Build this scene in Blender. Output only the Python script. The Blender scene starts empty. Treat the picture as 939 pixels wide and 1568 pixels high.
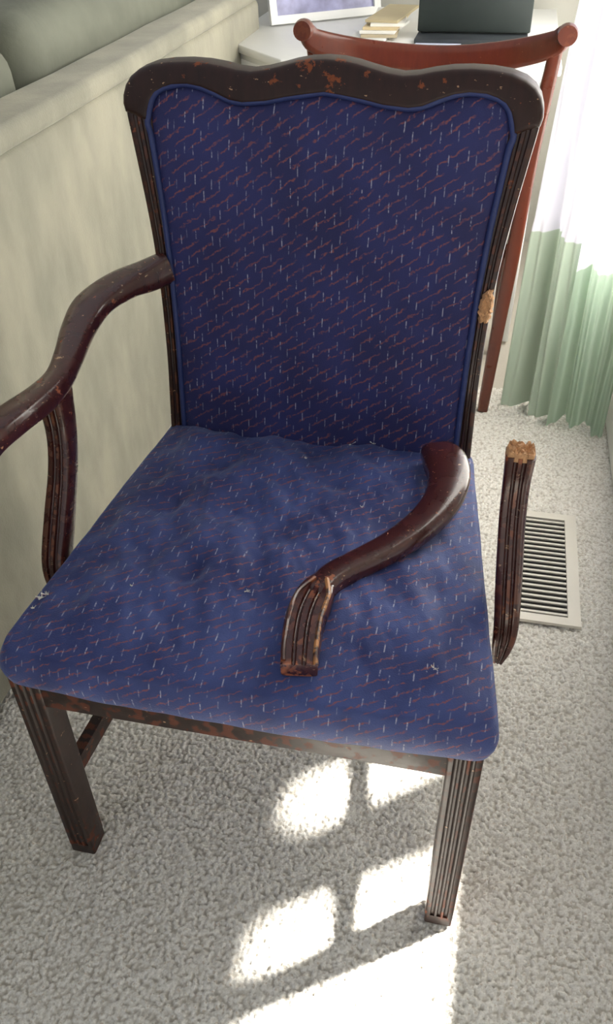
import bpy, bmesh, math, random
import numpy as np
from mathutils import Vector, Matrix, noise as mn
random.seed(4); rng=np.random.default_rng(3)
scn=bpy.context.scene
col=scn.collection

# ---------------------------------------------------------------- helpers
def empty(name,loc=(0,0,0)):
    o=bpy.data.objects.new(name,None); o.location=loc; col.objects.link(o); o.empty_display_size=.05; return o
def link(name,me,mat=None,parent=None,smooth=True,angle=40):
    o=bpy.data.objects.new(name,me); col.objects.link(o)
    if mat: me.materials.append(mat)
    if smooth:
        me.polygons.foreach_set("use_smooth",[True]*len(me.polygons))
        try: me.set_sharp_from_angle(angle=math.radians(angle))
        except Exception: pass
    if parent:
        o.parent=parent; o.matrix_parent_inverse=Matrix.Translation(-parent.location)
    return o
def mesh(name,v,f,mat=None,parent=None,smooth=True,angle=40):
    me=bpy.data.meshes.new(name); me.from_pydata([tuple(map(float,p)) for p in v],[],f)
    bm=bmesh.new(); bm.from_mesh(me); bmesh.ops.recalc_face_normals(bm,faces=bm.faces); bm.to_mesh(me); bm.free()
    me.update(); return link(name,me,mat,parent,smooth,angle)
def box(name,lo,hi,mat=None,parent=None,bev=0.0,seg=2,rot=None):
    bm=bmesh.new(); bmesh.ops.create_cube(bm,size=1)
    lo=Vector(lo); hi=Vector(hi)
    for v in bm.verts: v.co=Vector([(lo[i]+hi[i])/2+v.co[i]*(hi[i]-lo[i]) for i in range(3)])
    if bev: bmesh.ops.bevel(bm,geom=list(bm.edges),offset=bev,segments=seg,affect='EDGES',profile=.5)
    if rot:
        c=(lo+hi)/2; bmesh.ops.rotate(bm,cent=c,matrix=rot,verts=bm.verts)
    me=bpy.data.meshes.new(name); bm.to_mesh(me); bm.free()
    return link(name,me,mat,parent)
def prism(name,poly,z0,z1,mat=None,parent=None,bev=0.0):
    bm=bmesh.new(); vs=[bm.verts.new((x,y,z0)) for x,y in poly]; f=bm.faces.new(vs)
    r=bmesh.ops.extrude_face_region(bm,geom=[f]); 
    for e in r['geom']:
        if isinstance(e,bmesh.types.BMVert): e.co.z=z1
    bmesh.ops.recalc_face_normals(bm,faces=bm.faces)
    if bev: bmesh.ops.bevel(bm,geom=list(bm.edges),offset=bev,segments=2,affect='EDGES',profile=.5)
    me=bpy.data.meshes.new(name); bm.to_mesh(me); bm.free(); return link(name,me,mat,parent)
def catmull(pts,n):
    P=[np.array(p,float) for p in pts]; P=[2*P[0]-P[1]]+P+[2*P[-1]-P[-2]]; out=[]
    for i in range(1,len(P)-2):
        for k in range(n):
            t=k/n; a,b,c,d=P[i-1:i+3]
            out.append(.5*((2*b)+(-a+c)*t+(2*a-5*b+4*c-d)*t*t+(-a+3*b-3*c+d)*t**3))
    out.append(P[-2]); return out
def sup(n=28,e=2.6):
    r=[]
    for i in range(n):
        a=2*math.pi*i/n; c,s=math.cos(a),math.sin(a)
        r.append((.5*math.copysign(abs(c)**(2/e),c),.5*math.copysign(abs(s)**(2/e),s)))
    return r
def grooved(ng=2,depth=.09,r=.08,gw=.55):
    pts=[(-.5+r,-.5),(.5-r,-.5),(.5-r*.3,-.5+r*.3),(.5,-.5+r),(.5,.5-r),(.5-r*.3,.5-r*.3),(.5-r,.5)]
    span=1-2*r; step=span/(ng+.6)
    a=.5-r-step*.3
    for g in range(ng):
        c=a-step*(g+.5)
        h=step*gw/2
        for k in range(7):
            q=-1+2*k/6; pts.append((c-q*h,.5-depth*math.sqrt(max(0,1-q*q))))
    pts+=[(-.5+r,.5),(-.5+r*.3,.5-r*.3),(-.5,.5-r),(-.5,-.5+r),(-.5+r*.3,-.5+r*.3)]
    return pts
def sweep(name,path,w,h,prof,hint,mat,parent=None,n=8,cap=True,jag=None,angle=45,dome=0):
    """path: ctrl pts, w/h: per ctrl width (side) and height (hint dir)"""
    full=catmull([tuple(p)+(a,b) for p,a,b in zip(path,w,h)],n)
    if dome:  # rounded ends
        for end in (0,-1):
            a=full[end]; b=full[1 if end==0 else -2]; d=(a-b); d[3:]=0; d=d/np.linalg.norm(d[:3]); ext=[]
            for q in (.35,.65,.85,.97): 
                e=a+d*dome*q; e[3:]=a[3:]*math.sqrt(1-q*q*.9); ext.append(e)
            if end==0: full=ext[::-1]+full
            else: full=full+ext
    C=[q[:3] for q in full]; V=[]; m=len(prof)
    for i,q in enumerate(full):
        t=C[min(i+1,len(C)-1)]-C[max(i-1,0)]; t/=np.linalg.norm(t)
        hv=np.array(hint(i/(len(full)-1)) if callable(hint) else hint,float)
        s=np.cross(t,hv); s/=np.linalg.norm(s); u=np.cross(s,t)
        for a,b in prof: V.append(q[:3]+s*a*q[3]+u*b*q[4])
    F=[]
    for i in range(len(full)-1):
        for j in range(m):
            k=(j+1)%m; F.append((i*m+j,i*m+k,(i+1)*m+k,(i+1)*m+j))
    if cap:
        F.append(tuple(range(m))); F.append(tuple((len(full)-1)*m+j for j in range(m)))
    return mesh(name,V,F,mat,parent,angle=angle)
def interp(x,xs,ys): return float(np.interp(x,xs,ys))

# ---------------------------------------------------------------- node helper
class N:
    def __init__(s,name):
        s.m=bpy.data.materials.new(name); s.m.use_nodes=True; s.t=s.m.node_tree; s.b=s.t.nodes["Principled BSDF"]
        s.out=s.t.nodes["Material Output"]
    def n(s,t,**k):
        x=s.t.nodes.new(t)
        for a,b in k.items(): setattr(x,a,b)
        return x
    def set(s,sock,v):
        if isinstance(v,bpy.types.NodeSocket): s.t.links.new(v,sock)
        elif isinstance(v,(tuple,list)) and len(v)==3 and sock.type=='RGBA': sock.default_value=(*v,1)
        else: sock.default_value=v
    def math(s,op,a,b=None,c=None,clamp=False):
        x=s.n("ShaderNodeMath",operation=op,use_clamp=clamp)
        for i,v in enumerate((a,b,c)):
            if v is not None: s.set(x.inputs[i],v)
        return x.outputs[0]
    def mix(s,f,a,b):
        x=s.n("ShaderNodeMix",data_type='RGBA'); s.set(x.inputs[0],f); s.set(x.inputs[6],a); s.set(x.inputs[7],b); return x.outputs[2]
    def coord(s,scale=(1,1,1),kind="Object"):
        c=s.n("ShaderNodeTexCoord"); m=s.n("ShaderNodeMapping"); s.t.links.new(c.outputs[kind],m.inputs[0]); m.inputs[3].default_value=scale; return m.outputs[0]
    def noise(s,vec,scale,detail=3,rough=.5):
        x=s.n("ShaderNodeTexNoise"); s.set(x.inputs["Vector"],vec); x.inputs["Scale"].default_value=scale; x.inputs["Detail"].default_value=detail; x.inputs["Roughness"].default_value=rough; return x.outputs[0]
    def ramp(s,f,a,b):  # smooth map a..b -> 0..1
        x=s.n("ShaderNodeMapRange",interpolation_type='SMOOTHSTEP'); s.set(x.inputs[0],f); x.inputs[1].default_value=a; x.inputs[2].default_value=b; return x.outputs[0]
    def bump(s,h,strength=.3,dist=.002):
        x=s.n("ShaderNodeBump"); s.set(x.inputs["Height"],h); x.inputs["Strength"].default_value=strength; x.inputs["Distance"].default_value=dist
        s.t.links.new(x.outputs[0],s.b.inputs["Normal"])
    def p(s,**k):
        for a,v in k.items(): s.set(s.b.inputs[a.replace("_"," ")],v)
        return s

def wood(name,base,dark,wear,wearcol,rough=.25,coat=.4,lo=.62,spec=.5,spot=None,nk=.69):
    k=N(name); c=k.coord((1,1,1)); cs=k.coord((3,3,.6))
    g=k.noise(cs,40,4); colr=k.mix(g,dark,base)
    nf=k.noise(c,38,5,.65)
    if spot is not None:
        s_=k.n("ShaderNodeSeparateXYZ"); tc=k.n("ShaderNodeTexCoord"); k.t.links.new(tc.outputs["Object"],s_.inputs[0])
        m_=k.math('SUBTRACT',1,k.ramp(k.math('ABSOLUTE',k.math('SUBTRACT',s_.outputs[0],spot)),.0,.07))
        nf=k.math('MULTIPLY_ADD',m_,.09,nf)
    w=k.ramp(nf,lo,lo+.05)
    geo=k.n("ShaderNodeNewGeometry"); pt=k.ramp(geo.outputs["Pointiness"],.53,.60)
    w2=k.math('MULTIPLY',pt,k.ramp(k.noise(c,60,3),.50,.58))
    nick=k.ramp(k.noise(k.coord((1,1,2.2)),95,3,.6),nk,nk+.04)
    ww=k.math('MULTIPLY',k.math('MAXIMUM',w,w2),wear,clamp=True)
    colr=k.mix(ww,colr,wearcol)
    colr=k.mix(k.math('MULTIPLY',nick,min(1,wear)),colr,(.50,.30,.17))
    k.p(Base_Color=colr,Roughness=k.math('MULTIPLY_ADD',ww,.3,k.math('MULTIPLY_ADD',k.noise(c,22,3),.16,rough-.08)),Coat_Weight=coat,Coat_Roughness=.14,Specular_IOR_Level=spec)
    k.bump(k.noise(c,150,3),.12,.001); return k.m
def plain(name,c,rough=.5,noise=.15,scale=20,bump=0,**kw):
    k=N(name); v=k.coord(); f=k.noise(v,scale,4)
    a=tuple(x*(1-noise) for x in c); b=tuple(min(1,x*(1+noise)) for x in c)
    k.p(Base_Color=k.mix(f,a,b),Roughness=rough,**kw)
    if bump: k.bump(k.noise(v,scale*6,3),bump,.002)
    return k.m
def fabric(name,axis,c1,c2,c3):
    k=N(name); c=k.n("ShaderNodeTexCoord"); s=k.n("ShaderNodeSeparateXYZ"); k.t.links.new(c.outputs["Object"],s.inputs[0])
    x=s.outputs[0]; y=s.outputs[axis]; o=c.outputs["Object"]
    if axis==1: y=k.math('ADD',y,s.outputs[2])   # unrolls over the front edge
    nz=k.noise(o,9,2); x=k.math('ADD',x,k.math('MULTIPLY',k.math('SUBTRACT',nz,.5),.010))
    u=k.math('DIVIDE',x,.0120); ci=k.math('FLOOR',u); 
    wn=k.n("ShaderNodeTexWhiteNoise",noise_dimensions='1D'); k.set(wn.inputs["W"],ci)
    v=k.math('ADD',k.math('DIVIDE',y,.036),k.math('ADD',k.math('MULTIPLY',ci,.38),k.math('MULTIPLY',wn.outputs[0],.45)))
    vi=k.math('FLOOR',v); w2=k.n("ShaderNodeTexWhiteNoise",noise_dimensions='2D'); cb=k.n("ShaderNodeCombineXYZ"); k.set(cb.inputs[0],ci); k.set(cb.inputs[1],vi); k.t.links.new(cb.outputs[0],w2.inputs["Vector"])
    fu=k.math('ABSOLUTE',k.math('SUBTRACT',k.math('FRACT',u),k.math('MULTIPLY_ADD',w2.outputs[0],.4,.3)))
    fv=k.math('ABSOLUTE',k.math('SUBTRACT',k.math('FRACT',v),.5))
    dash=k.math('MULTIPLY',k.math('SUBTRACT',1,k.ramp(fu,.035,.085)),k.math('SUBTRACT',1,k.ramp(fv,.13,.20)))
    dash=k.math('MULTIPLY',dash,k.ramp(k.noise(o,260,2),.33,.6))
    dash=k.math('MULTIPLY',dash,k.math('MULTIPLY_ADD',w2.outputs[0],.75,.25))
    wig=k.math('MULTIPLY',k.math('SUBTRACT',k.noise(o,120,2),.5),.75)
    d=k.math('ADD',k.math('DIVIDE',k.math('SUBTRACT',y,k.math('MULTIPLY',x,.62)),.0150),wig)
    fd=k.math('ABSOLUTE',k.math('SUBTRACT',k.math('FRACT',d),.5))
    red=k.math('SUBTRACT',1,k.ramp(fd,.045,.14))
    seg=k.math('FRACT',k.math('ADD',k.math('DIVIDE',x,.047),k.math('MULTIPLY',k.math('FLOOR',d),.43)))
    red=k.math('MULTIPLY',red,k.math('SUBTRACT',1,k.ramp(k.math('ABSOLUTE',k.math('SUBTRACT',seg,.5)),.28,.42)))
    red=k.math('MULTIPLY',red,k.ramp(k.noise(o,300,2),.28,.60))
    red=k.math('MULTIPLY',red,k.math('MULTIPLY_ADD',k.ramp(k.noise(o,22,2),.35,.6),.4,.6))
    base=k.mix(k.ramp(k.noise(o,12,4),.3,.7),c1,c2)
    fine=k.noise(o,900,2); base=k.mix(k.math('MULTIPLY',fine,.5),base,c3)
    cc=k.mix(k.math('MULTIPLY',red,.78),base,(.27,.075,.065))
    cc=k.mix(k.math('MULTIPLY',dash,.74),cc,(.48,.48,.58))
    k.p(Base_Color=cc,Roughness=.68,Sheen_Weight=.35,Sheen_Roughness=.35,Sheen_Tint=(.55,.65,1.0))
    k.bump(k.math('ADD',k.noise(o,700,2),k.math('MULTIPLY',k.noise(o,25,3),3.5 if axis==1 else 1.6)),.4,.002)
    return k.m

M_wood=wood("mahogany_dark",(.042,.013,.009),(.012,.006,.005),.8,(.24,.06,.02),rough=.34,coat=.3,spec=.4)
M_crest=wood("mahogany_crest",(.038,.012,.009),(.010,.005,.005),.8,(.25,.065,.02),rough=.42,coat=.12,lo=.635,spec=.28,spot=-.01)
M_woodred=wood("mahogany_red",(.078,.015,.010),(.028,.007,.006),.85,(.34,.10,.035),rough=.27,coat=.55,lo=.635,spec=.42,nk=.67)
M_rib=wood("mahogany_chipped",(.06,.015,.010),(.03,.008,.006),1.0,(.50,.22,.08),rough=.35,coat=.3,lo=.50,nk=.6)
M_leg=wood("leg_wood",(.036,.020,.016),(.018,.011,.009),.85,(.18,.05,.025),rough=.46,coat=.08,lo=.69,spec=.3)
M_cherry=wood("cherry",(.13,.025,.010),(.07,.013,.006),.2,(.3,.1,.04),rough=.3,coat=.4,lo=.7,spec=.4)
M_seat=fabric("seat_fabric_lit",1,(.020,.034,.145),(.058,.090,.28),(.018,.026,.10)); M_back=fabric("back_fabric",2,(.012,.015,.098),(.023,.031,.158),(.010,.012,.065))  # same upholstery; seat copy lightened, the light it catches put into the colour
M_pipe=plain("piping",(.02,.035,.14),.5,.2,80,.2)
M_split=plain("splintered_wood",(.60,.33,.16),.8,.5,120,.8)
M_white=plain("white_paint",(.80,.80,.78),.4,.03)
M_vent=plain("vent_enamel",(.74,.70,.62),.4,.04)
M_black=plain("duct_shade",(.02,.018,.016),.9,.2)  # near-black stand-in for the shade below the louvers
M_wall=plain("wall_paint",(.55,.54,.48),.8,.03,8)
M_lint=plain("lint",(.75,.72,.66),.9,.1)

# ---------------------------------------------------------------- camera
Cp=(0.2248,-0.5686,1.1945); yaw,pitch,roll=-0.2277,0.6822,-0.0242
f=np.array([math.sin(yaw)*math.cos(pitch),math.cos(yaw)*math.cos(pitch),-math.sin(pitch)])
r=np.array([math.cos(yaw),-math.sin(yaw),0.]); u=np.cross(r,f)
r2=r*math.cos(roll)+u*math.sin(roll); u2=-r*math.sin(roll)+u*math.cos(roll)
cam=bpy.data.cameras.new("camera"); co=bpy.data.objects.new("camera",cam); col.objects.link(co)
mt=Matrix(((r2[0],u2[0],-f[0],Cp[0]),(r2[1],u2[1],-f[1],Cp[1]),(r2[2],u2[2],-f[2],Cp[2]),(0,0,0,1)))
co.matrix_world=mt; cam.sensor_fit='VERTICAL'; cam.sensor_height=36; cam.lens=36*.9859*1300/1568; cam.clip_start=.02
scn.camera=co

# ---------------------------------------------------------------- floor (carpet)
k=N("carpet"); v=k.coord()
n1=k.noise(v,330,3,.6); n2=k.noise(v,4,2)
cc=k.mix(k.ramp(n1,.3,.7),(.70,.67,.60),(.95,.93,.88)); cc=k.mix(k.math('MULTIPLY',k.ramp(n2,.35,.65),.35),cc,(.87,.84,.77))
sp=k.ramp(k.noise(v,190,2),.60,.68); cc=k.mix(k.math('MULTIPLY',sp,.55),cc,(.54,.42,.30))
geo=k.n("ShaderNodeNewGeometry"); sz=k.n("ShaderNodeSeparateXYZ"); k.t.links.new(geo.outputs["Position"],sz.inputs[0])
rt=k.ramp(sz.outputs[2],-.0085,-.0045); cc=k.mix(rt,(.54,.50,.43),cc)  # pile roots tinted darker, occlusion between tufts put into the colour
k.p(Base_Color=cc,Roughness=.95,Sheen_Weight=.1); k.bump(n1,.6,.002); M_carpet=k.m
def carpet():
    x0,x1,y0,y1,st=-.56,.60,-.35,1.5,.0022
    xs=np.arange(x0,x1,st); ys=np.arange(y0,y1,st); nx,ny=len(xs),len(ys)
    X,Y=np.meshgrid(xs,ys)
    ce=.0052; gx=int((x1-x0)/ce)+6; gy=int((y1-y0)/ce)+6
    jx=rng.random((gy,gx)); jy=rng.random((gy,gx)); jh=.35+.65*rng.random((gy,gx))
    cx=((X-x0)/ce).astype(int)+2; cy=((Y-y0)/ce).astype(int)+2
    H=np.zeros_like(X)
    for dx in(-1,0,1):
        for dy in(-1,0,1):
            a=cx+dx;b=cy+dy; px=x0+(a-2+jx[b,a])*ce; py=y0+(b-2+jy[b,a])*ce
            d2=((X-px)**2+(Y-py)**2)/(.0045**2); H=np.maximum(H,jh[b,a]*np.clip(1-d2,0,1)**.8)
    Zh=-.0095+.0074*H+.0018*rng.random(X.shape)-.0008
    me=bpy.data.meshes.new("floor"); co_=np.stack([X,Y,Zh],-1).reshape(-1,3)
    idx=np.arange(nx*ny).reshape(ny,nx); q=np.stack([idx[:-1,:-1],idx[:-1,1:],idx[1:,1:],idx[1:,:-1]],-1).reshape(-1,4)
    n0=len(co_); B_=[(-3,-3),(1.2,-3),(1.2,3.5),(-3,3.5)]
    ex=[(a,b,-.0104) for a,b in B_]; co_=np.vstack([co_,np.array(ex)]); q=np.vstack([q,[[n0,n0+1,n0+2,n0+3]]])
    me.vertices.add(len(co_)); me.vertices.foreach_set("co",co_.ravel()); me.loops.add(q.size); me.loops.foreach_set("vertex_index",q.ravel().astype(np.int32))
    me.polygons.add(len(q)); me.polygons.foreach_set("loop_start",np.arange(0,q.size,4,dtype=np.int32)); me.update(calc_edges=True)
    o=bpy.data.objects.new("floor",me); col.objects.link(o); me.materials.append(M_carpet)
    me.polygons.foreach_set("use_smooth",[True]*len(me.polygons))
carpet()

# ---------------------------------------------------------------- walls / window
WX=.585
def joinbox(name,boxes,mat,parent=None):
    V=[];F=[]
    for lo,hi in boxes:
        b=len(V)
        for i in range(8): V.append([(lo,hi)[(i>>j)&1][j] for j in range(3)])
        F+=[tuple(b+q for q in fc) for fc in ((0,2,3,1),(4,5,7,6),(0,1,5,4),(2,6,7,3),(0,4,6,2),(1,3,7,5))]
    return mesh(name,V,F,mat,parent,smooth=False)
SILL=.376; Y0,Y1=-.5,2.3; TOP=1.9
joinbox("wall_right",[((WX,-1.6,-.01),(WX+.05,2.6,SILL)),((WX,-1.6,TOP),(WX+.05,2.6,3.5)),((WX,-1.6,SILL),(WX+.05,Y0,TOP)),((WX,Y1,SILL),(WX+.05,2.6,TOP))],M_wall)
joinbox("wall_back",[((-2.6,2.6,-.01),(WX+.05,2.66,3.5))],M_wall)
box("baseboard_right",(WX-.013,-1.6,0),(WX,2.6,.085),M_white,bev=.003)
w=empty("window_1",(WX+.03,.9,1.1))
joinbox("frame",[((WX+.005,Y0,TOP-.03),(WX+.045,Y1,TOP)),((WX+.005,Y0,SILL),(WX+.045,Y0+.04,TOP-.03)),((WX+.005,Y1-.04,SILL),(WX+.045,Y1,TOP-.03)),
   ((WX+.022,.368,SILL),(WX+.045,.520,TOP-.03)),((WX+.022,.60,SILL),(WX+.045,.66,TOP-.03))],M_white,w)  # unseen wide bar added and sized to split the sunlight on the carpet
# ---------------------------------------------------------------- light
S=Vector((.81,.58,1.0)).normalized()
sun=bpy.data.lights.new("sun",'SUN'); sun.energy=38; sun.angle=math.radians(4.5); sun.color=(1,.965,.90)
so=bpy.data.objects.new("sun",sun); col.objects.link(so); so.rotation_euler=S.to_track_quat('Z','Y').to_euler(); so.location=(3,2,4)
wd=bpy.data.worlds.new("world"); scn.world=wd; wd.use_nodes=True
bg=wd.node_tree.nodes["Background"]; bg.inputs[0].default_value=(.92,.95,1,1); bg.inputs[1].default_value=.54
def cloth(name,c1,c2,zb,tr=.5,tc=None):
    k=N(name); c=k.n("ShaderNodeTexCoord"); s=k.n("ShaderNodeSeparateXYZ"); k.t.links.new(c.outputs["Object"],s.inputs[0])
    f_=k.ramp(s.outputs[2],zb-.002,zb+.002); cc=k.mix(f_,c2,c1)
    d=k.n("ShaderNodeBsdfDiffuse"); t=k.n("ShaderNodeBsdfTranslucent"); m=k.n("ShaderNodeMixShader")
    k.set(d.inputs[0],cc); k.set(t.inputs[0],cc); m.inputs[0].default_value=tr
    k.t.links.new(d.outputs[0],m.inputs[1]); k.t.links.new(t.outputs[0],m.inputs[2]); k.t.links.new(m.outputs[0],k.out.inputs[0]); return k.m
BL=.70
joinbox("sun_mask_heavy",[((WX+.012,Y0+.045,BL),(WX+.014,.630,TOP-.035)),((WX+.006,Y0+.045,BL-.012),(WX+.018,.630,BL+.01))],cloth("sun_mask_cloth",(.80,.80,.76),(.80,.80,.76),0,.22),w)  # unseen blind added to mask the sun above the gap and dim this side
joinbox("light_diffuser_sheer",[((WX+.012,.636,SILL+.012),(WX+.014,Y1-.045,TOP-.035)),((WX+.006,.636,SILL+.002),(WX+.018,Y1-.045,SILL+.022))],cloth("light_diffuser_cloth",(.93,.93,.92),(.93,.93,.92),0,.93),w)  # unseen blind added to close the sun gap and glow from the back right
def curtain(name,p0,p1,zb,npl,amp,mat,z1=1.85,ph=0,lean=0):
    nx,nz=170,60; V=[];F=[]; p0=np.array(p0);p1=np.array(p1); d=p1-p0; L=np.linalg.norm(d); nrm=np.array((d[1],-d[0]))/L
    for j in range(nz+1):
        z=.004+(z1-.004)*j/nz
        for i in range(nx+1):
            t=i/nx; a=amp*(1+.35*math.sin(7*t+ph))*(1-.35*z/z1)
            ruf=.30*a*math.sin(t*npl*6.3*math.pi+ph*2+2*z)*(1 if z<zb else .35)
            q=p0+d*(t+.05*math.sin(3.5*z+ph+4*t)*math.sin(math.pi*t))+nrm*(a*(math.sin(t*npl*2*math.pi+ph+.9*math.sin(z*3+3*t)))+ruf)
            V.append((q[0]+lean*(1-t)*z,q[1],z))
    for j in range(nz):
        for i in range(nx): a=j*(nx+1)+i; F.append((a,a+1,a+nx+2,a+nx+1))
    return mesh(name,V,F,mat)
curtain("curtain",(.315,1.43),(.43,1.345),.47,1.7,.026,cloth("curtain_cloth_shaded",(.76,.76,.84),(.44,.52,.43),.47,.30),lean=.035)  # shaded copy of the curtain cloth, shade put into its duller colour
curtain("curtain",(.432,1.352),(.565,1.315),.41,2.2,.026,cloth("curtain_cloth_lit",(.90,.90,.94),(.50,.62,.51),.41,.5),ph=1.3)  # lit copy of the curtain cloth, brightness put into its paler colour

# ---------------------------------------------------------------- floor vent
fv=empty("floor_vent",(.417,.785,0))
x0,x1,y0,y1=.350,.484,.615,.955
joinbox("frame",[((x0,y0,-.001),(x1,y0+.020,.006)),((x0,y1-.020,-.001),(x1,y1,.006)),((x0,y0+.020,-.001),(x0+.020,y1-.020,.006)),((x1-.024,y0+.020,-.001),(x1,y1-.020,.006))],M_vent,fv)
sl=[]; ny=20
for i in range(ny):
    y=y0+.028+(y1-y0-.056)*i/(ny-1); sl.append(((x0+.0205,y-.0025,.001),(x1-.0245,y+.0025,.0045)))
joinbox("louvers",sl,M_vent,fv)
joinbox("duct_shade_plate",[((x0+.0201,y0+.0201,-.004),(x1-.0241,y1-.0201,.0004))],M_black,fv)  # flat dark plate standing in for the shade inside the opening

# ---------------------------------------------------------------- ARMCHAIR
ch=empty("armchair",(0,.25,0))
SL=.172
def B(x,z,d=0): return np.array((x,.484+SL*(z-.472)+d,z))
zo=[.40,.472,.57,.655,.73,.797,.87,.912]; xo=[.236,.235,.234,.236,.241,.250,.262,.269]
zi=[.40,.475,.61,.71,.79,.86,.90];       xi=[.212,.212,.214,.218,.224,.232,.237]
outer=lambda z:interp(z,zo,xo); inner=lambda z:interp(z,zi,xi)
tx=[0,.024,.05,.075,.107,.125,.145,.163,.18,.20,.213,.223,.230,.235,.239]
tz=[.940,.937,.933,.928,.9255,.928,.936,.942,.9448,.9435,.940,.935,.927,.915,.894]
top=lambda x:interp(abs(x),tx,tz)
def backpanel(name,mat,front=True):
    nx,nz=90,110; V=[];F=[]
    for j in range(nz+1):
        v=j/nz
        for i in range(nx+1):
            uu=-1+2*i/nx; z=.44+.48*v
            for _ in range(6):
                x=uu*(inner(z)+.001); z=.44+(top(x)-.44)*v
            e=(1-abs(uu)**7)*(1-v**12)
            d=-.001-.019*e**.6 if front else .022+.004*e
            if front: d+=(.0014*math.sin(x*60+z*9)*(1-v)+.0035*mn.noise((x*8,z*5,3)))*e
            V.append(B(x,z,d))
    for j in range(nz):
        for i in range(nx): a=j*(nx+1)+i; F.append((a,a+1,a+nx+2,a+nx+1))
    return mesh(name,V,F,mat,ch,angle=80)
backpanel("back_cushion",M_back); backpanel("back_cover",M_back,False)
pp=[(-inner(z),z) for z in np.linspace(.455,.885,16)]
pp+=[(-x,top(x)) for x in [.2385,.2365,.231,.222,.21,.195,.18,.163,.145,.125,.107,.09,.07,.05,.024,0]]
pp=pp+[(-x,z) for x,z in reversed(pp[:-1])]
sweep("piping",[B(x,z,-.007) for x,z in pp],[.0085]*len(pp),[.0085]*len(pp),sup(10,2),(0,-1,.17),M_pipe,ch,n=3)
for sgn,nm in((-1,"left"),(1,"right")):
    zs=[.39,.44,.50,.57,.64,.70,.76,.82,.87,.905,.92]; path=[];ww=[];hh=[]
    for z in zs:
        a,b=inner(z)-.004,outer(z); path.append(B(sgn*(a+b)/2,z,.010)); ww.append(b-a); hh.append(.034)
    sweep("back_post_"+nm,path,ww,hh,grooved(2,.07,.1,.6),(0,-1,.17),M_wood,ch,n=5)
    sweep("rear_leg_"+nm,[(sgn*.222,.495,.44),(sgn*.222,.498,.30),(sgn*.224,.515,.15),(sgn*.226,.545,0.0)],[.034]*4,[.036,.036,.034,.03],sup(20,8),(0,-1,0),M_leg,ch)
cx=[0,.02,.04,.058,.078,.097,.115,.135,.157,.18,.205,.228,.246,.258,.266,.2705,.2715,.269,.262,.255]
cz=[.9765,.9755,.972,.9675,.963,.9605,.962,.966,.969,.970,.969,.966,.960,.952,.942,.930,.920,.910,.908,.906]
outl=[(x,z) for x,z in zip(cx,cz)]
inn=[(.236,.898),(.234,.912),(.229,.924),(.222,.932),(.212,.937),(.2,.9405),(.18,.9415),(.163,.939),(.145,.933),(.125,.925),(.107,.9225),(.075,.925),(.05,.930),(.024,.934),(0,.937)]
outs=outl+inn; outs+= [(-x,z) for x,z in reversed(outs) if x>0]
bm=bmesh.new(); vs=[bm.verts.new(B(x,z,-.012)) for x,z in outs]; fc=bm.faces.new(vs)
rr=bmesh.ops.extrude_face_region(bm,geom=[fc])
for e in rr['geom']:
    if isinstance(e,bmesh.types.BMVert): e.co.y+=.044
bmesh.ops.recalc_face_normals(bm,faces=bm.faces)
big=[fa for fa in bm.faces if len(fa.verts)>10]
ed=set(); [ed.add(e) for fa in big for e in fa.edges]
bmesh.ops.bevel(bm,geom=list(ed),offset=.008,segments=5,affect='EDGES',profile=.5,clamp_overlap=True)
me=bpy.data.meshes.new("crest_rail"); bm.to_mesh(me); bm.free(); link("crest_rail",me,M_crest,ch,angle=50)

def rail(name,a,b,z0,z1,t,mat=M_leg):
    a=np.array(a);b=np.array(b); d=(b-a)/np.linalg.norm(b-a); n_=np.array((-d[1],d[0]))*t
    prism(name,[tuple(a),tuple(b),tuple(b+n_),tuple(a+n_)],z0,z1,mat,ch,bev=.002)
RB=.352
rail("front_rail",(-.255,.002),(.255,.002),RB,.418,.022)
rail("side_rail_left",(-.225,.49),(-.280,.03),RB,.418,.022)
rail("side_rail_right",(.280,.03),(.225,.49),RB,.418,.022)
rail("rear_rail",(.215,.505),(-.215,.505),RB,.44,-.02)
for sgn,nm in((-1,"left"),(1,"right")):
    xc=sgn*.267
    sweep("front_leg_foot_"+nm,[(xc,.0195,0),(xc,.0195,.022)],[.0380]*2,[.0380]*2,sup(24,12),(0,-1,0),M_leg,ch,n=2)
    sweep("front_leg_"+nm,[(xc,.0195,.018),(xc,.0195,.2),(xc,.0195,.415)],[.0385,.039,.040],[.0385,.039,.04],grooved(3,.075,.08,.72),(0,-1,0),M_leg,ch,n=4)
    rail("stretcher_"+nm,(sgn*.262,.035),(sgn*.228,.51),.14,.172,-.018*sgn)
def outline(n=240):
    C=[(-.290,-.014),(.300,-.014),(.240,.503),(-.242,.503)]; R_=[.030,.030,.012,.012]; pts=[]
    m=len(C)
    for i in range(m):
        p=np.array(C[i]);a=np.array(C[i-1]);b=np.array(C[(i+1)%m]); da=(a-p)/np.linalg.norm(a-p); db=(b-p)/np.linalg.norm(b-p); R=R_[i]
        s=p+da*R;e=p+db*R
        for k_ in range(9):
            t=k_/8; pts.append((1-t)**2*s+2*t*(1-t)*p+t*t*e)
    dens=[]
    for i in range(len(pts)):
        a=pts[i];b=pts[(i+1)%len(pts)]; L=np.linalg.norm(b-a); nn=max(1,int(L/.006))
        for q in range(nn):
            t=q/nn; pt=a*(1-t)+b*t
            if pt[1]<.02: pt=pt+np.array((0,-.008*(1-(pt[0]/.3)**2)))
            dens.append(pt)
    return dens
OL=outline()
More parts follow.
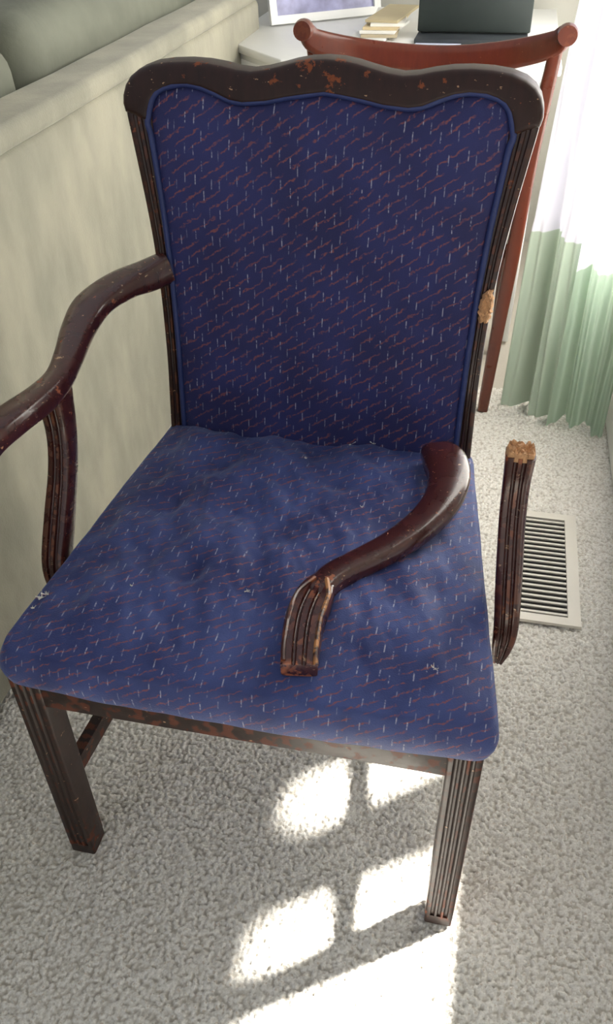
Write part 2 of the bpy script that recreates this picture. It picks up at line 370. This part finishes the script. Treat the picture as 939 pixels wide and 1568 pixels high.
# (x, y, sx, sy, depth)
DL=[(-.095,.150,.016,.020,.026),(-.135,.205,.018,.030,.018),(-.165,.28,.016,.026,.020),(-.205,.345,.014,.022,.018),(-.06,.29,.018,.035,.014),(.0,.23,.016,.026,.012),(-.215,.42,.014,.018,.012),(.05,.36,.020,.03,.010),(.17,.30,.02,.03,.008),(-.02,.145,.014,.02,.010),(.10,.05,.04,.03,.004),(-.12,.38,.018,.024,.011),(.02,.42,.02,.02,.008),(-.19,.19,.014,.02,.009),(.12,.42,.02,.02,.006),(.22,.18,.018,.03,.008),(-.03,.36,.014,.03,.009)]
def dents(x,y):
    z=0
    for cx_,cy_,sx,sy,d_ in DL:
        z-=d_*math.exp(-((x-cx_)**2/(2*sx*sx)+(y-cy_)**2/(2*sy*sy)))
    g=1.15 if x<0 else 1.15-min(1,x/.2)*.5
    z+=g*(.010*mn.noise((x*13,y*10,1.7))+.0080*mn.noise((x*32+y*10,y*17,5))+.0030*mn.noise((x*75+y*25,y*36,8)))
    return z
def seat_top(x,y,rr_):
    return .461+.031*(1-rr_**3.2)+dents(x,y)*(1-rr_**6)
def seat():
    cen=np.array((.002,.25)); V=[];F=[]; m=len(OL)
    ring=[(.93,.402,0),(.975,.404,0),(.99,.411,0),(1.0,.423,0),(1.004,.433,0),(.999,.443,0),(.989,.4515,0),(.980,.4565,0)]
    rs=list(np.linspace(.970,.02,80))
    for sc,z,_ in ring:
        for p in OL: q=cen+(p-cen)*(sc+.004*mn.noise((p[0]*18,p[1]*18,z*20))); V.append((q[0],q[1],z+.003*mn.noise((q[0]*22,q[1]*22,2))))
    for sc in rs:
        for p in OL: q=cen+(p-cen)*sc; V.append((q[0],q[1],seat_top(q[0],q[1],sc)))
    nr=len(ring)+len(rs)
    for j in range(nr-1):
        for i in range(m): k_=(i+1)%m; F.append((j*m+i,j*m+k_,(j+1)*m+k_,(j+1)*m+i))
    F.append(tuple((nr-1)*m+i for i in range(m))); F.append(tuple(range(m)))
    return mesh("seat_cushion",V,F,M_seat,ch,angle=80)
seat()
UP=(0,0,1)
la=[(-.226,.524,.710),(-.250,.502,.704),(-.278,.470,.701),(-.301,.425,.692),(-.303,.375,.680),(-.295,.320,.668),(-.290,.275,.660),(-.294,.232,.657),(-.304,.180,.659),(-.316,.135,.655),(-.323,.105,.640),(-.324,.098,.622)]
sweep("arm_left",la,[.036,.046,.056,.055,.046,.038,.034,.038,.044,.046,.042,.03],[.044,.040,.032,.028,.027,.027,.030,.033,.032,.032,.032,.026],sup(32,3.2),UP,M_woodred,ch,n=8)
sup_l=[(-.303,.183,.372),(-.304,.188,.42),(-.299,.212,.48),(-.290,.236,.55),(-.289,.252,.60),(-.293,.262,.652)]
sweep("arm_support_left",sup_l,[.026,.033,.034,.031,.031,.036],[.030,.034,.032,.030,.032,.040],grooved(2,.10,.12,.6),(0,-1,.1),M_woodred,ch,n=8)
sup_r=[(.299,.180,.360),(.301,.186,.385),(.302,.192,.42),(.297,.212,.48),(.291,.234,.55),(.289,.247,.60),(.289,.252,.636)]
sweep("arm_support_right",sup_r,[.012,.024,.030,.032,.031,.031,.034],[.012,.026,.032,.032,.030,.030,.031],grooved(2,.12,.12,.6),(0,-1,.1),M_woodred,ch,n=8)
def splinter(name,c,w,d,parent,h=.006,nrm=(0,.1,1)):
    V=[];F=[];n_=14; c=np.array(c)
    for j in range(n_+1):
        for i in range(n_+1):
            a=i/n_-.5;b=j/n_-.5; q=max(abs(a),abs(b)); l=math.hypot(a,b)+1e-6; k_=q/l*.35+.65; a*=k_;b*=k_
            e=1 if 0<i<n_ and 0<j<n_ else 0
            V.append(c+np.array((a*w,b*d,e*(h*.35+h*random.random()+h*.8*mn.noise((a*3,b*3,1)))-.004*(1-e))))
    for j in range(n_):
        for i in range(n_): q=j*(n_+1)+i; F.append((q,q+1,q+n_+2,q+n_+1))
    return mesh(name,V,F,M_split,parent,smooth=False)
splinter("broken_end",(.289,.253,.637),.035,.032,ch)
V=[];F=[];n_=16
for j in range(n_+1):
    for i in range(7):
        z=.668+.046*j/n_; jag=.004*mn.noise((j*.9,3,1)); e=1 if 0<i<6 and 0<j<n_ else 0
        wv=.0095*math.sin(math.pi*min(1,(j+2.0)/(n_+3)))**.5
        xx=outer(z)-.0075+wv*(i/3-1)+jag ; p=B(xx,z+.004*mn.noise((i*.8,j*.1,7)),-.0085-e*.004*random.random()-e*.003); V.append(p)
for j in range(n_):
    for i in range(6): q=j*7+i; F.append((q,q+1,q+8,q+7))
mesh("arm_scar",V,F,M_split,ch,smooth=False)

# broken arm lying on the seat
ba=empty("broken_chair_arm",(.14,.2,.48))
pth=[(.190,.430,.502),(.201,.400,.507),(.209,.362,.508),(.204,.312,.506),(.182,.262,.502),(.150,.218,.499),(.115,.180,.498),(.090,.152,.498),(.076,.122,.498)]
sweep("arm_body",pth,[.054,.062,.058,.050,.044,.040,.037,.037,.034],[.032,.036,.036,.034,.031,.029,.029,.029,.028],sup(28,2.9),UP,M_woodred,ba,n=8,dome=.012)
sweep("arm_support_stub",[(.081,.145,.495),(.075,.115,.498),(.071,.080,.497),(.073,.045,.494),(.078,.010,.489)],[.028,.042,.044,.043,.040],[.022,.028,.028,.027,.024],grooved(2,.14,.14,.5),UP,M_woodred,ba,n=8)
for nm,dx,mm in(("rib_left",-.018,M_woodred),("rib_right",.018,M_rib)):
    sweep(nm,[(.078+dx*.4,.132,.512),(.074+dx,.105,.512),(.072+dx,.07,.510),(.075+dx,.03,.505),(.079+dx,.010,.501)],[.006]*5,[.006]*5,sup(8,2),UP,mm,ba,n=4)
def lint(x,y,s,nm,z=.477):
    V=[];F=[]
    for i in range(7):
        a=random.random()*6.28; l=s*(.5+random.random()); b=len(V); c_=np.array((x+random.uniform(-s,s)*.4,y+random.uniform(-s,s)*.4,z))
        d=np.array((math.cos(a),math.sin(a),random.random()*.8))*l; t=np.array((-math.sin(a),math.cos(a),0))*s*.18
        V+= [c_-t,c_+t,c_+d+t*.4,c_+d-t*.3+np.array((0,0,.002))]; F.append((b,b+1,b+2,b+3))
    mesh(nm,V,F,M_lint,ch,smooth=False)
cenr=np.array((.002,.25))
def seatz(x,y):
    d=np.array((x,y))-cenr; an=math.atan2(d[1],d[0]); best=min(OL,key=lambda p:abs(((math.atan2(p[1]-.25,p[0]-.002)-an+math.pi)%(2*math.pi))-math.pi))
    return seat_top(x,y,min(1,np.linalg.norm(d)/np.linalg.norm(best-cenr)))+.0012
for i,(x,y,s) in enumerate([(-.262,.078,.005),(-.258,.083,.0045),(-.266,.060,.0035),(.221,.048,.0035),(-.010,.120,.003),(.055,.470,.006),(.02,.468,.004),(.09,.466,.0035),(.0,.40,.0025),(.035,.475,.004),(-.15,.10,.002),(.1,.3,.002)]): lint(x,y,s,"lint_%d"%i,seatz(x,y))

# ---------------------------------------------------------------- SOFA
k=N("sofa_suede"); v=k.coord(); vv=k.coord((1,1,.45))
cc=k.mix(k.ramp(k.noise(vv,7,4,.6),.30,.72),(.215,.210,.165),(.335,.318,.245)); k.p(Base_Color=cc,Roughness=.9,Sheen_Weight=.25,Sheen_Tint=(1,.98,.90)); k.bump(k.noise(v,260,3),.3,.002); M_suede=k.m
M_cush=plain("sofa_cushion_fabric",(.16,.168,.132),.95,.25,14,.3)
sf=empty("sofa",(-.9,1.0,0))
def rbox(name,lo,hi,mat,parent,bev,puff=0,cuts=14):
    bm=bmesh.new(); bmesh.ops.create_cube(bm,size=1); lo=Vector(lo);hi=Vector(hi)
    for v_ in bm.verts: v_.co=Vector([(lo[i]+hi[i])/2+v_.co[i]*(hi[i]-lo[i]) for i in range(3)])
    bmesh.ops.bevel(bm,geom=list(bm.edges),offset=bev,segments=5,affect='EDGES',profile=.5)
    bmesh.ops.subdivide_edges(bm,edges=[e for e in bm.edges if e.calc_length()>.12],cuts=cuts,use_grid_fill=True)
    c=(lo+hi)/2;s=(hi-lo)/2
    for v_ in bm.verts:
        q=Vector([(v_.co[i]-c[i])/s[i] for i in range(3)])
        for i in range(3):
            j,l=(i+1)%3,(i+2)%3
            v_.co[i]+=math.copysign(1,q[i])*abs(q[i])**3*puff*(1-q[j]**2)*(1-q[l]**2)
        nn=mn.noise(v_.co*5)*.006; v_.co.x+=nn; 
    me=bpy.data.meshes.new(name); bm.to_mesh(me); bm.free(); return link(name,me,mat,parent,angle=60)
rbox("back_panel",(-.60,-.35,.02),(-.507,2.15,.825),M_suede,sf,.018)
rbox("top_band",(-.605,-.36,.822),(-.502,2.16,.862),M_suede,sf,.016)
rbox("back_cushion_1",(-.86,.95,.45),(-.615,2.10,.955),M_cush,sf,.05,.02)
rbox("back_cushion_2",(-.86,-.30,.45),(-.615,.92,.93),M_cush,sf,.05,.02)
rbox("seat_base",(-1.5,-.35,.06),(-.60,2.15,.42),M_suede,sf,.03)
rbox("seat_cushion_1",(-1.5,-.15,.42),(-.86,.92,.52),M_cush,sf,.04,.01)
rbox("seat_cushion_2",(-1.5,.94,.42),(-.86,1.98,.52),M_cush,sf,.04,.01)
rbox("throw_pillow",(-.80,.52,.84),(-.63,.86,1.12),plain("pillow_cloth",(.5,.47,.38),.9,.1),sf,.06,.02)

# ---------------------------------------------------------------- DESK
dk=empty("writing_desk",(-.1,2.1,0))
top_=[(-.345,1.72),(.345,1.72),(.345,2.55),(-.56,2.55),(-.56,1.96)]
def inset(poly,d):
    out=[]; n_=len(poly)
    for i in range(n_):
        p=np.array(poly[i]);a=np.array(poly[i-1]);b=np.array(poly[(i+1)%n_])
        e1=(p-a)/np.linalg.norm(p-a);e2=(b-p)/np.linalg.norm(b-p); n1=np.array((-e1[1],e1[0]));n2=np.array((-e2[1],e2[0]))
        bb=n1+n2; out.append(tuple(p+bb*d/(bb@n1)))
    return out
prism("desktop",top_,.728,.75,M_white,dk,bev=.004)
prism("moulding",inset(top_,.012),.712,.728,M_white,dk)
prism("apron",inset(top_,.028),.60,.712,M_white,dk)
dn=[]; ip=inset(top_,.016)
for i in (4,0,1):
    a=np.array(ip[i]);b=np.array(ip[(i+1)%5]); L=np.linalg.norm(b-a)
    for q in range(int(L/.020)):
        c=a+(b-a)*(q+.5)*.020/L; dn.append(((c[0]-.006,c[1]-.006,.692),(c[0]+.006,c[1]+.006,.713)))
joinbox("dentil_trim",dn,M_white,dk)
for i,(x,y) in enumerate([(-.50,2.05),(.30,1.78),(.30,2.49),(-.50,2.49),(-.32,1.80)]):
    sweep("leg_%d"%i,[(x,y,0),(x,y,.3),(x,y,.60)],[.028,.035,.045],[.028,.035,.045],sup(20,6),(0,-1,0),M_white,dk)
pf=empty("picture_frame",(-.34,2.3,.75))
a=Vector((-.485,2.17,.752)); b=Vector((-.19,2.40,.752)); ex=(b-a).normalized(); up=Vector((-ex.y*.2,ex.x*.2,1)).normalized(); nn=ex.cross(up)
def fr(name,u0,u1,v0,v1,d0,d1,mat):
    V=[a+ex*U+up*W+nn*D for D in(d0,d1) for W in(v0,v1) for U in(u0,u1)]
    mesh(name,V,[(0,1,3,2),(4,6,7,5),(0,4,5,1),(2,3,7,6),(0,2,6,4),(1,5,7,3)],mat,pf,smooth=False)
fr("border_bottom",0,.37,0,.022,0,.015,M_white);fr("border_top",0,.37,.258,.28,0,.015,M_white);fr("border_left",0,.022,.022,.258,0,.015,M_white);fr("border_right",.348,.37,.022,.258,0,.015,M_white)
fr("photo_print",.02,.35,.02,.26,.002,.006,plain("photo_print",(.30,.30,.48),.3,.8,20))
ps=empty("paper_stack",(-.13,2.1,.75))
PC=[(.8,.8,.76),(.45,.38,.26),(.85,.84,.8),(.62,.50,.30),(.80,.78,.72),(.50,.42,.26)]
for i in range(6):
    box("sheet_%d"%i,(-.20+.007*i,1.97+.012*i,.751+.007*i),(-.10+.005*i,2.27+.006*i,.7575+.007*i),plain("paper_%d"%i,PC[i],.8,.03),ps,rot=Matrix.Rotation(.045*(i-2.5)*(-1)**i,3,'Z'))
bd=empty("document_binder",(.1,2.15,.75))
box("cover",(-.035,2.04,.765),(.265,2.075,1.02),plain("binder_cover",(.012,.020,.018),.6,.2),bd,bev=.004,rot=Matrix.Rotation(-.10,3,'X'))
box("base",(-.035,1.95,.751),(.26,2.12,.763),plain("binder_base",(.03,.035,.04),.5,.2),bd,bev=.003)
box("loose_sheet",(-.03,1.905,.7515),(.09,1.96,.7535),plain("blue_sheet",(.55,.60,.75),.6,.1),bd)

# ---------------------------------------------------------------- SIDE CHAIR (cherry)
wc=empty("wooden_side_chair",(.08,1.4,0))
cr=[(-.165,1.205,.900),(-.145,1.215,.880),(-.08,1.245,.860),(.0,1.262,.848),(.075,1.268,.844),(.15,1.262,.848),(.23,1.245,.862),(.295,1.215,.884),(.315,1.205,.903)]
sweep("crest_rail",cr,[.020]*9,[.034,.044,.050,.052,.052,.052,.050,.044,.034],sup(20,3),UP,M_cherry,wc,n=6)
for x,nm in((-.168,"left"),(.318,"right")):
    sweep("scroll_"+nm,[(x,1.185,.903),(x,1.20,.903),(x,1.215,.903)],[.034,.038,.034],[.034,.038,.034],sup(20,2),UP,M_cherry,wc,n=4)
for sx,nm in((-1,"left"),(1,"right")):
    c0=.075; P=[(c0+sx*.228,1.215,.88),(c0+sx*.222,1.235,.80),(c0+sx*.212,1.275,.65),(c0+sx*.205,1.315,.45),(c0+sx*.195,1.345,.25),(c0+sx*.185,1.375,0)]
    sweep("back_post_"+nm,P,[.026,.028,.030,.032,.032,.028],[.022,.024,.028,.032,.03,.026],sup(20,4),(0,-1,0),M_cherry,wc,n=6)
    sweep("front_leg_"+nm,[(c0+sx*.20,1.70,0),(c0+sx*.20,1.70,.43)],[.03,.036],[.03,.036],sup(20,5),(0,-1,0),M_cherry,wc)
for i,z in enumerate((.58,.72)):
    yy=1.29-(z-.6)*.25
    sweep("slat_%d"%i,[(-.135,yy,z),(.075,yy+.035,z-.01),(.285,yy,z)],[.014]*3,[.035,.045,.035],sup(16,4),UP,M_cherry,wc)
prism("seat",[(-.14,1.32),(.29,1.32),(.31,1.715),(-.16,1.715)],.43,.455,M_cherry,wc,bev=.006)
rbox("seat_pad",(-.13,1.34,.455),(.28,1.70,.49),plain("seat_pad_cloth",(.42,.40,.33),.9,.1),wc,.015,.004,6)

scn.view_settings.view_transform='Standard'; scn.view_settings.exposure=.1
